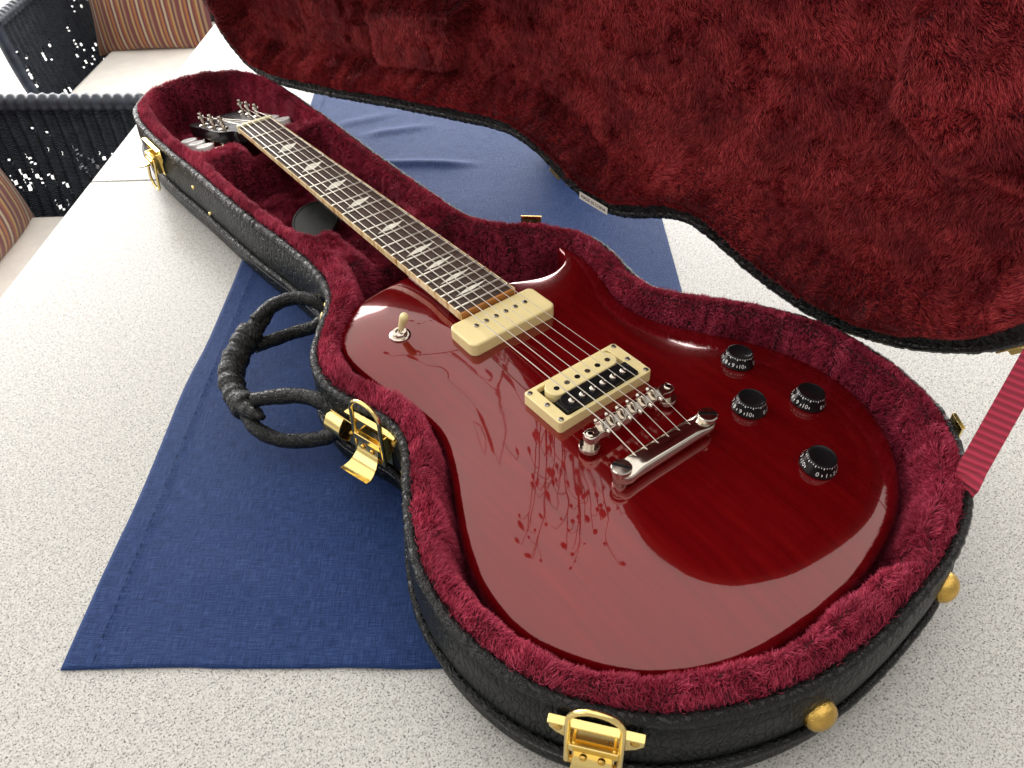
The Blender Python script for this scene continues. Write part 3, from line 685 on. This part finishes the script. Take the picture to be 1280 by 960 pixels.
# neck
m = MB(); ys = np.linspace(628, 190, 24); vs = []; kk = 11
for y in ys:
    w_ = hw(y) - .6; dep = 14 + 5 * (628 - y) / 438
    for k in range(kk):
        a = math.pi * k / (kk - 1); vs.append((-w_ * math.cos(a), y, -4.4 - dep * math.sin(a) ** .8))
fs = []
for i in range(len(ys) - 1):
    for k in range(kk - 1): fs.append((i * kk + k, i * kk + k + 1, (i + 1) * kk + k + 1, (i + 1) * kk + k))
    fs.append((i * kk + kk - 1, i * kk, (i + 1) * kk, (i + 1) * kk + kk - 1))
fs += [tuple(range(kk)), tuple((len(ys) - 1) * kk + k for k in range(kk))]
m.add(vs, fs).build('neck', LACQ, G, sm=50)
fb = MB().add([(-hw(628) + 1.4, 628, -6.5), (hw(628) - 1.4, 628, -6.5), (hw(YE) - 1.4, YE + 1.5, -10), (-hw(YE) + 1.4, YE + 1.5, -10), (-hw(628) + 1.4, 628, 0), (hw(628) - 1.4, 628, 0), (hw(YE) - 1.4, YE + 1.5, 0), (-hw(YE) + 1.4, YE + 1.5, 0)],
              [(0, 1, 2, 3), (4, 5, 6, 7), (0, 1, 5, 4), (1, 2, 6, 5), (2, 3, 7, 6), (3, 0, 4, 7)]).build('fretboard', ROSE, G)
def strip(x0a, x0b, x1a, x1b, ya, yb, za, zb):
    return [(x0a, ya, za), (x0b, ya, za), (x1b, yb, za - 2.5), (x1a, yb, za - 2.5), (x0a, ya, zb), (x0b, ya, zb), (x1b, yb, zb), (x1a, yb, zb)], [(0, 1, 2, 3), (4, 5, 6, 7), (0, 1, 5, 4), (1, 2, 6, 5), (2, 3, 7, 6), (3, 0, 4, 7)]
for sgn in (-1, 1):
    MB().add(*strip(sgn * (hw(628) - 1.1), sgn * hw(628), sgn * (hw(YE) - 1.1), sgn * hw(YE), 628, YE, -4.8, .15)).build('binding', AMBER, fb, bevel=.3)
MB().box((0, YE + .5, -4.7), (2 * hw(YE) - 2.8, 2.0, 9.8)).build('end_binding', plain('orange_binding', (.42, .17, .04), .35, var=.2), fb)
for n_ in range(1, 23):
    y = fy(n_); w_ = hw(y) - .3
    MB().tube([(-w_, y, -.1), (-w_ + 1.2, y, .45), (w_ - 1.2, y, .45), (w_, y, -.1)], .95, 8, up=(0, 0, 1)).build('fret', FRETM, fb, sm=50)
for n_ in (3, 5, 7, 9, 12, 15, 17, 19, 21):
    ya, yb = fy(n_ - 1), fy(n_); yc = (ya + yb) / 2; hgt = (ya - yb) * .29; w_ = hw(yc) * .64
    ol = [(-w_, -hgt * .55), (-w_ * .55, -hgt * .62), (-w_ * .1, -hgt * .72), (w_ * .25, -hgt * .42), (w_ * .62, hgt * .05), (w_, hgt * .62), (w_ * .5, hgt * .52), (w_ * .12, hgt * .78), (-w_ * .22, hgt * .62), (-w_ * .55, hgt * .10), (-w_ * .8, -hgt * .28)]
    MB().prism([(a, yc + b) for a, b in ol], -.5, .12).build('inlay', PEARL, fb)
MB().box((0, 631, -2.4), (43.5, 5, 9.6)).build('nut', BONE, G, bevel=.6)
# headstock, tilted back
HT = math.radians(14)
def hs(x, y, z): return (x, 633 + (y) * math.cos(HT) + z * math.sin(HT), -5.5 - y * math.sin(HT) + z * math.cos(HT))
HO = spline([(-20, 0), (-22, 12), (-33, 32), (-36, 60), (-36, 100), (-39, 138), (-31, 150), (-14, 147), (0, 158), (14, 147), (31, 150), (39, 138), (36, 100), (36, 60), (33, 32), (22, 12), (20, 0)], 90)
H_ = MB().prism([tuple(p) for p in HO], -14, 0, hs).build('headstock', BLACKG, G, bevel=.8)
MB().prism(rounded(8, 22, 7, 5, 0, 27), .05, 1.8, hs).build('truss_cover', BLACKP, H_, bevel=.5)
posts = [(-25, 42), (-27, 75), (-29, 108), (25, 55), (27, 90), (29, 122)]
pm = bm_ = None
for (x, y) in posts:
    sgn = -1 if x < 0 else 1; up = (Vector(hs(0, 0, 1)) - Vector(hs(0, 0, 0)))
    tn = MB().lathe([(6.2, 0), (6.2, 1.2), (4.6, 2.2), (4.2, 2.4)], hs(x, y, 0), up, 16).build('tuner', CHROME, G, sm=40)
    MB().lathe([(3.0, 2), (3.0, 7), (2.2, 9), (2.2, 11), (3.0, 12.5), (3.0, 15), (2.6, 16)], hs(x, y, 0), up, 16).build('string_post', CHROME, tn, sm=40)
    MB().tube([hs(x + 3.4 * math.cos(a), y + 3.4 * math.sin(a), 9 + .25 * a) for a in np.linspace(0, 12.5, 40)], .5, 5).build('string_coil', STEEL, tn, sm=60)
    e0 = hs(sgn * 33, y, -19); MB().cyl(hs(x * .8, y, -19), hs(sgn * 48, y, -19), 2.2, 10).build('shaft', CHROME, tn, sm=40)
    MB().box(hs(x, y, -19.5), (17, 13, 11), (Vector((1, 0, 0)), Vector((0, math.cos(HT), -math.sin(HT))), up)).build('gear_housing', CHROME, tn, bevel=1.5)
    bl = spline([(44, -4), (50, -10.5), (59, -10), (64, 0), (59, 10), (50, 10.5), (44, 4)], 26)
    MB().prism([(sgn * a, y + b) for a, b in bl], -20.5, -10.5, hs).build('button', BUTTON, tn, bevel=1.8, seg=3)
# strings
SB = [-25.5, -15.3, -5.1, 5.1, 15.3, 25.5]; RAD = [.50, .44, .37, .30, .26, .24]
for i in range(6):
    xn = -17.5 + 7 * i; px_, py_ = posts[[0, 1, 2, 5, 4, 3][i]]
    P0 = hs(px_ + (3.2 if px_ < 0 else -3.2), py_, 9)
    MB().tube([P0, (xn, 633.5, 2.0), (xn, 628, 2.3), (SB[i], 0, 3.2), (SB[i] * .985, -36 - .07 * SB[i], -4.6)], RAD[i], 6).build('string', STEEL, G, sm=60)
# single coil pickup
def rot2(pts, a, c): ca, sa = math.cos(a), math.sin(a); return [(c[0] + x * ca - y * sa, c[1] + x * sa + y * ca) for x, y in pts]
pu = MB().prism(rounded(43, 17.6, 6, 6, 0, 148), -16, -3.6).build('single_coil_pickup', CREAM, G, bevel=1.8, seg=4)
for i in range(6):
    sc_ = MB().lathe([(2.3, 0), (2.3, .5), (1.9, .8)], (-25 + 10 * i, 151, -3.6), (0, 0, 1), 14).build('pole_screw', SCREW, pu, sm=40)
    MB().box((-25 + 10 * i, 151, -2.7), (3.6, .7, .3), (Vector((.7, .7, 0)), Vector((-.7, .7, 0)), Z3)).build('slot', BLACKP, pu)
# humbucker
hc = (3.2, 45.8)
def frame_mesh(ho, hi, z0, z1):
    n = len(ho); vs = [(x, y, z0) for x, y in ho] + [(x, y, z1) for x, y in ho] + [(x, y, z1) for x, y in hi] + [(x, y, z0) for x, y in hi]; fs = []
    for r in range(4):
        for k in range(n): k2 = (k + 1) % n; fs.append((r * n + k, r * n + k2, ((r + 1) % 4) * n + k2, ((r + 1) % 4) * n + k))
    return MB().add(vs, fs)
rg = frame_mesh(rounded(46, 21.5, 3, 5, *hc), rounded(36, 18.2, 2, 5, *hc), -19, -8).build('humbucker_pickup', CREAM, G, bevel=.9, seg=3)
MB().prism(rounded(35.7, 17.9, 2, 4, *hc), -18, -13).build('base_plate', BLACKP, rg)
bb = MB().prism(rounded(33.5, 8.6, 8.5, 8, hc[0], hc[1] + 8.3), -16, -5.2).build('cream_bobbin', CREAM, rg, bevel=.8, seg=3)
b2 = MB().prism(rounded(33.5, 8.6, 8.5, 8, hc[0], hc[1] - 9.2), -16, -5.6).build('black_bobbin', BLACKP, rg, bevel=.8, seg=3)
MB().box((hc[0], hc[1] - 10, -10), (70, 15, 8.6)).build('coil_tape', BLACKP, rg, bevel=.6)
for i in range(6):
    x = hc[0] - 25.5 + 10.2 * i
    MB().lathe([(2.3, -.3), (2.3, .12), (1.6, .14), (.3, .14)], (x, hc[1] + 7.0, -5.2), (0, 0, 1), 14).build('slug_pole', SCREW if i % 2 else BLACKP, bb, sm=40)
    MB().lathe([(2.7, -.3), (2.7, .9), (2.1, 1.7), (.8, 2.1)], (x, hc[1] - 10.4, -5.6), (0, 0, 1), 14).build('pole_screw', CHROME, b2, sm=40)
    MB().box((x, hc[1] - 10.4, -3.45), (4.4, .7, .3), (Vector((.3, .95, 0)).normalized(), Vector((.95, -.3, 0)).normalized(), Z3)).build('slot', BLACKP, b2)
for dx, dy in ((-42.5, 18), (42.5, 18), (-42.5, -18), (42.5, -18), (-40.5, 0), (40.5, 0)):
    MB().lathe([(2.3, -.4), (2.2, .35), (1.3, .8), (.3, .9)], (hc[0] + dx, hc[1] + dy, -8), (0, 0, 1), 14).build('ring_screw', SCREW, rg, sm=40)
    MB().box((hc[0] + dx, hc[1] + dy, -7.05), (3.0, .5, .2)).build('slot', BLACKP, rg)
# bridge
br = MB()
ol = [(-42.5, 0), (-41, 5.5), (-36, 6.5), (-31, 4.5), (-27, 7), (27, 7), (31, 4.5), (36, 6.5), (41, 5.5), (42.5, 0), (41, -5.5), (36, -6.5), (31, -4.5), (27, -6), (-27, -6), (-31, -4.5), (-36, -6.5), (-41, -5.5)]
brd = MB().prism([(1 + x, -1 + y * .82) for x, y in ol], -8.5, -1.8).build('bridge', CHROME, G, bevel=1.0, seg=3)
for s_ in (-37.2, 39.2):
    MB().lathe([(7.6, 0), (7.8, .6), (7.8, 3.0), (7.4, 3.6)], (s_, -1, -15.5), (0, 0, 1), 28).build('thumb_wheel', CHROME, brd, sm=35)
    MB().cyl((s_, -1, -19), (s_, -1, -8), 4.2, 16).build('bridge_post', CHROME, brd, sm=40)
    MB().lathe([(2.8, -1), (2.8, .2), (2.2, .6), (1.3, .6), (1.2, -.2), (.2, -.2)], (s_, -1, -1.6), (0, 0, 1), 18).build('post_screw', CHROME, brd, sm=35)
for i in range(6):
    x = SB[i] + 1 - .5
    MB().add([(x - 3.3, -6, -2.2), (x + 3.3, -6, -2.2), (x + 3.3, 5, -2.2), (x - 3.3, 5, -2.2), (x - 2.4, -1, 2.9), (x + 2.4, -1, 2.9), (x + 2.4, 1.0, 2.9), (x - 2.4, 1.0, 2.9)], [(0, 1, 2, 3), (4, 5, 6, 7), (0, 1, 5, 4), (1, 2, 6, 5), (2, 3, 7, 6), (3, 0, 4, 7)]).build('saddle', CHROME, brd, bevel=.5)
    MB().lathe([(2.1, 0), (2.3, .6), (2.1, 2.4), (1.4, 3)], (x, -6.2, -2.0), (0, -1, .1), 12).build('saddle_screw', CHROME, brd, sm=40)
    MB().lathe([(1.9, 0), (2.1, .6), (1.7, 2.2)], (x, 5.2, -2.2), (0, 1, .2), 12).build('saddle_screw', CHROME, brd, sm=40)
# tailpiece: swept bar
tp = MB(); vs = []; nsec = 25; ring_n = 20
for i in range(nsec):
    q = i / (nsec - 1); x = -46 + 92 * q; yc = -37.5 - .028 * x - 0
    e = abs(x) / 46.0; hw_ = 8.3 if abs(x) < 30 else 8.3 + .3 * sstep(30, 36, abs(x)); endf = math.sqrt(max(0.02, 1 - max(0, (abs(x) - 38) / 8.2) ** 2)); hh = 5.4 if abs(x) < 29 else 5.4 - 1.9 * float(sstep(29, 33, abs(x)))
    for k in range(ring_n):
        a = 2 * math.pi * k / ring_n; ca, sa = math.cos(a), math.sin(a)
        pw = .62; vs.append((x, yc + math.copysign(abs(ca) ** pw, ca) * hw_ * endf, -9.6 + (math.copysign(abs(sa) ** .75, sa) * hh if sa > 0 else math.copysign(abs(sa) ** .5, sa) * 7.0)))
fs = []
for i in range(nsec - 1):
    for k in range(ring_n): k2 = (k + 1) % ring_n; fs.append((i * ring_n + k, i * ring_n + k2, (i + 1) * ring_n + k2, (i + 1) * ring_n + k))
fs += [tuple(range(ring_n)), tuple((nsec - 1) * ring_n + k for k in range(ring_n))]
tpo = tp.add(vs, fs).build('tailpiece', CHROME, G, sm=60)
for x in (-40.6, 40.6):
    yc = -37.5 - .028 * x
    MB().lathe([(6.0, -3), (6.0, 0), (7.2, .3), (7.2, 3.4), (6.6, 4.2), (.3, 4.5)], (x, yc, -6.4), (0, 0, 1), 28).build('stud', CHROME, tpo, sm=35)
    a = math.radians(60 if x < 0 else 40)
    MB().box((x, yc, -2.35), (13.2, 2.0, 1.3), (Vector((math.cos(-a), math.sin(-a), 0)), Vector((math.sin(a), math.cos(a), 0)), Z3)).build('slot', BLACKP, tpo)
    MB().cyl((x, yc, -21), (x, yc, -7), 5.0, 16).build('stud_bushing', CHROME, tpo, sm=40)
for i in range(6):
    MB().lathe([(2.3, 0), (2.3, .4), (1.1, .5)], (SB[i] * .98, -45.2 - .028 * SB[i], -9.8), (0, -1, 0), 12).build('ball_end', CHROME, tpo, sm=40)
# control knobs
def make_knob():
    prof = [(12.9, 0), (13.2, .5), (13.1, 1.4), (10.6, 8.2), (10.3, 9.6), (9.8, 10.2), (9.2, 10.3), (8.6, 9.9), (.3, 9.6)]
    k = MB().lathe(prof, (0, 0, 0), (0, 0, 1), 40).build('knob', BLACKP, None, sm=35, origin=(0, 0, 0))
    mk = MB()
    def on_cone(v, ang, u0):                              # lettering laid on the sloping skirt
        a = ang + v[0] / 12.2; u = u0 + v[1]; r = 13.1 - 2.5 * u / 7.24 + .12; z = 1.4 + 6.8 * u / 7.24 + .08
        return (r * math.cos(a), r * math.sin(a), z)
    for q in range(11):
        vs, fs = text_mesh(str(q), 4.6); ang = math.radians(-90 + 30 * q)
        mk.add([on_cone((v[0], v[1]), ang, 2.3) for v in vs], fs)
        a2 = ang + math.radians(15)
        for u0, u1 in ((1.2, 3.0),):
            mk.add([on_cone((dx, du), a2, 0) for dx, du in ((-.28, u0), (.28, u0), (.28, u1), (-.28, u1))], [(0, 1, 2, 3)])
    for q in range(34):
        a = 2 * math.pi * q / 34; hgt = 1.0 if q % 3 else 1.9
        mk.add([((10.68 - (z - 8.2) * .214) * math.cos(a + d), (10.68 - (z - 8.2) * .214) * math.sin(a + d), z) for d, z in ((-.035, 9.6 - hgt), (.035, 9.6 - hgt), (.035, 9.3), (-.035, 9.3))], [(0, 1, 2, 3)])
    d = mk.build('dial_marks', WHITEP, None, origin=(0, 0, 0)); return k, d
K0, D0 = make_knob()
for i, (x, y, turn) in enumerate([(120.3, -.9, 20), (84, -42.8, 5), (126.2, -63.8, -8), (79.2, -108.4, -60)]):
    P = np.array([[x, y]]); z0 = float(body_top(P)[0]); e = 4.0
    gx = float(body_top(P + (e, 0))[0] - body_top(P - (e, 0))[0]) / (2 * e); gy = float(body_top(P + (0, e))[0] - body_top(P - (0, e))[0]) / (2 * e)
    up = Vector((-gx, -gy, 1)).normalized(); q = up.to_track_quat('Z', 'Y')
    mt = Matrix.Translation(mm((x, y, z0 + .2))) @ Vector((0, 0, 1)).rotation_difference(up).to_matrix().to_4x4() @ Matrix.Rotation(math.radians(turn), 4, 'Z')
    if i == 0:
        k, d = K0, D0; k.matrix_basis = mt; adopt(k, G)
    else: k = copy_of(K0, G, mt); d = D0.copy(); link(d); d.parent = None
    d.matrix_basis = mt; d.matrix_parent_inverse = Matrix(); d.parent = k; d.matrix_parent_inverse = (Matrix.Translation(mm((x, y, z0 + .2))) @ mt.to_3x3().to_4x4()).inverted()
# toggle switch
tx, ty = -73.5, 192.5; tz = float(body_top(np.array([[tx, ty]]))[0])
tg = MB().lathe([(9.0, -.5), (9.0, .6), (8.4, 1.0), (6.4, 1.0), (6.2, 3.4), (5.6, 4.0), (3.6, 4.0), (3.2, 2.4), (.3, 2.2)], (tx, ty, tz), (-.02, .02, 1), 32).build('toggle_switch', CHROME, G, sm=35)
td = Vector((.12, -.38, 1)).normalized(); b0 = Vector((tx, ty, tz + 2))
MB().cyl(b0, b0 + td * 9, 1.3, 10).build('switch_lever', CHROME, tg, sm=40)
MB().lathe([(2.4, 6), (2.7, 8), (3.6, 18), (3.8, 21), (3.2, 23.2), (1.6, 24.4), (.3, 24.7)], b0, td, 18).build('switch_tip', CREAM, tg, sm=50)

# ------------------------------------------------------------------ twigs in a vase behind the lid (they show in the lacquer)
vz = thing('twig_vase', 'dark vase of drooping red seed pods standing behind the lid', 'vase', (345, 455, ZT))
MB().lathe([(34, 0), (44, 20), (52, 80), (44, 150), (26, 200), (28, 222), (24, 222), (22, 200)], (345, 455, ZT + 2), (0, 0, 1), 32).build('vase', VASEM, vz, sm=50)
rr = random.Random(5)
for k in range(44):
    a = rr.uniform(0, 6.28); sp = rr.uniform(30, 290); top = rr.uniform(400, 960)
    cx, cy = 240 + sp * math.cos(a) * 1.0, 415 + sp * math.sin(a)
    P = spline([(345, 455, ZT + 190), (338 + rr.uniform(-9, 9), 448 + rr.uniform(-9, 9), 260), ((345 + cx) / 2, (455 + cy) / 2, top - 110), (cx, cy, top), (cx + 14 * math.cos(a), cy + 14 * math.sin(a), top - 14)], 26, False)
    stm = MB().tube([tuple(p) for p in P], np.linspace(2.4, 1.1, 26).tolist(), 5).build('stem', STEM, vz, sm=60)
    if k % 3 < 2: MB().lathe([(.6, 0), (4.5, -8), (9, -21), (8, -31), (4, -38), (.4, -41)], tuple(P[-1]), (0.1, 0, 1), 12).build('seed_pod', POD, stm, sm=60)
    for j in (11, 14, 17, 19, 22):
        d = (rr.uniform(-42, 42), rr.uniform(-42, 42), rr.uniform(-22, 40)); e = tuple(P[j] + d)
        b_ = MB().tube([tuple(P[j]), tuple(P[j] + np.array(d) * .35 + (0, 0, 10)), tuple(P[j] + np.array(d) * .75 + (0, 0, 14)), e], .9, 5).build('stem', STEM, stm, sm=60)
        MB().lathe([(.5, 0), (3.4, -6), (5.8, -15), (4, -21), (.3, -24)], e, (0, .1, 1), 10).build('seed_pod', POD, stm, sm=60)

# ------------------------------------------------------------------ wicker chairs
def chair(name, label, front, Fv, Rv, cush_label, holes_seed):
    """front: middle of the seat's front edge on the floor; Fv points out of the seat, Rv to the sitter's left"""
    F_, R_ = Vector((*Fv, 0)), Vector((*Rv, 0)); B0 = Vector(front)
    def q(r, b, z): p = B0 - F_ * b + R_ * r; return (p[0], p[1], z)
    ch = thing(name, label, 'chair', front)
    MB().box(Vector(q(0, 290, -520)), (600, 580, 60), (R_, F_, Z3)).build('seat_frame', WICKER, ch, bevel=6)
    for r, b in ((-270, 30), (270, 30), (-270, 550), (270, 550)): MB().box(Vector(q(r, b, -691)), (45, 45, 282), (R_, F_, Z3)).build('leg', WICKER, ch, bevel=6)
    rnd = np.random.default_rng(holes_seed)
    def panel(nm, P00, P10, P01, P11, bul, nrm, nu, nv):
        P00, P10, P01, P11 = map(np.array, (P00, P10, P01, P11)); m = MB(); vs = []; nrm = np.array(nrm)
        for j in range(nv + 1):
            v = j / nv
            for i in range(nu + 1):
                u = i / nu; p = (P00 * (1 - u) + P10 * u) * (1 - v) + (P01 * (1 - u) + P11 * u) * v
                p = p + nrm * (bul * math.sin(math.pi * min(1, v * .8 + .0)) + 4.6 * math.sin(i * 1.05) + (.9 if (i // 3 + j) % 2 else -.9)); vs.append(p)
        fs = []
        ngap = 52; gaps = set()
        for g_ in range(ngap):
            i0 = rnd.integers(8, nu - 4); j0 = int(nv * rnd.uniform(.30, .86)); ln = rnd.integers(4, 18)
            for k in range(ln):
                if k % 4 != 3: gaps.add((int(i0 - k * .34), j0 - k))
        for j in range(nv):
            for i in range(nu):
                if (i, j) in gaps: continue
                a = j * (nu + 1) + i; fs.append((a, a + 1, a + nu + 2, a + nu + 1))
        o = m.add(vs, fs).build(nm, WICKER, ch, sm=70)
        uv = o.data.uv_layers.new(name='UV')
        for lp in o.data.loops: uv.data[lp.index].uv = ((lp.vertex_index % (nu + 1)) / nu, (lp.vertex_index // (nu + 1)) / nv)
        sd = o.modifiers.new('thick', 'SOLIDIFY'); sd.thickness = .006
        top = [tuple(np.array(P01) * (1 - u) + np.array(P11) * u + nrm * bul * math.sin(math.pi * .8)) for u in np.linspace(0, 1, 220)]
        e = MB().tube(top, (16 * (1 + .10 * np.sin(np.arange(220) * .9))).tolist(), 10).build('top_rail', WICKER, o, sm=60)
        side = [tuple(np.array(P00) * (1 - u) + np.array(P01) * u + nrm * bul * math.sin(math.pi * u * .8)) for u in np.linspace(0, 1, 12)]
        MB().tube(side, 14, 10).build('front_rail', WICKER, o, sm=60)
        return o
    for sg in (-1, 1):
        nn = tuple(R_ * sg)
        panel('arm', q(sg * 278, 10, -550), q(sg * 278, 585, -550), q(sg * 322, -5, -215), q(sg * 335, 640, -200), 22, nn, 150, 80)
    panel('back', q(-300, 600, -550), q(300, 600, -550), q(-335, 690, 60), q(335, 690, 60), 10, tuple(-F_), 150, 100)
    # cushion lying on the seat
    ol = rounded(264, 280, 45, 6)
    cu = MB().prism([(x, y) for x, y in ol], -488, -402, lambda x, y, z: q(x, 285 - y, z)).build('seat_cushion', CUSH, None, bevel=30, seg=5)
    tag(cu, cush_label, 'cushion', 'cream cushions on the wicker chairs')
    MB().tube([q(x * 1.0, 285 - y, -445) for x, y in rounded(266, 282, 46, 6)], 4, 6, True).build('piping', CUSH, cu, sm=60)
    return q
def pillow(c, X, Y, Zn, sx, sy, th, label):
    n = 28; vs = []; m = MB(); c = Vector(c)
    for side in (1, -1):
        for j in range(n + 1):
            for i in range(n + 1):
                u, v = i / n * 2 - 1, j / n * 2 - 1; b = max(0, (1 - abs(u) ** 2.6)) ** .55 * max(0, (1 - abs(v) ** 2.6)) ** .55
                pin = 1 - .07 * (1 - abs(v)) ** 0 * (abs(u) ** 3) * (1 - v * v); pin2 = 1 - .07 * abs(v) ** 3 * (1 - u * u)
                wr = .03 * float(vnoise(np.array(u * 3.1 + 4), np.array(v * 3.3 + side)))
                p = c + X * (u * sx / 2 * pin) + Y * (v * sy / 2 * pin2) + Zn * (side * th / 2 * (b + wr * b)); vs.append(p)
    fs = []; N1 = (n + 1) ** 2
    for sd in (0, 1):
        for j in range(n):
            for i in range(n):
                a = sd * N1 + j * (n + 1) + i; fs.append((a, a + 1, a + n + 2, a + n + 1))
    o = m.add(vs, fs).build('striped_pillow', STRIPE, None, sm=80)
    uv = o.data.uv_layers.new(name='UV')
    for lp in o.data.loops:
        k = lp.vertex_index % N1; uv.data[lp.index].uv = ((k % (n + 1)) / n, (k // (n + 1)) / n)
    tag(o, label, 'pillow', 'striped pillows on the wicker chairs')
GRP = 'dark wicker armchairs'
c1 = chair('wicker_chair', 'dark wicker armchair beside the near left table edge, showing light through its arm', tab(905, -165, -832), U1, U2, 'cream seat cushion next to the table edge, mostly out of the picture', 3)
c2 = chair('wicker_chair', 'farther dark wicker armchair with a wide white seat, in the top left corner', tab(1735, -345, -832), -U2, -U1, 'bright white seat cushion behind the head end of the guitar case', 8)
for o in scn.objects:
    if o.name.startswith('wicker_chair') and o.parent is None: o['group'] = GRP
lean = Vector((-U1[0] * .25, -U1[1] * .25, .97)).normalized()
pillow(tab(965, -475, -235), Vector((*U2, 0)), lean, Vector((*U1, 0)), 430, 400, 130, 'striped pillow at the left picture edge, cut off, on the near chair')
lean2 = Vector((U2[0] * .25, U2[1] * .25, .97)).normalized()
pillow(tab(2120, -462, -225), Vector((*U1, 0)), lean2, Vector((*-U2, 0)), 345, 400, 130, 'striped pillow leaning behind the bright white seat at the top left')
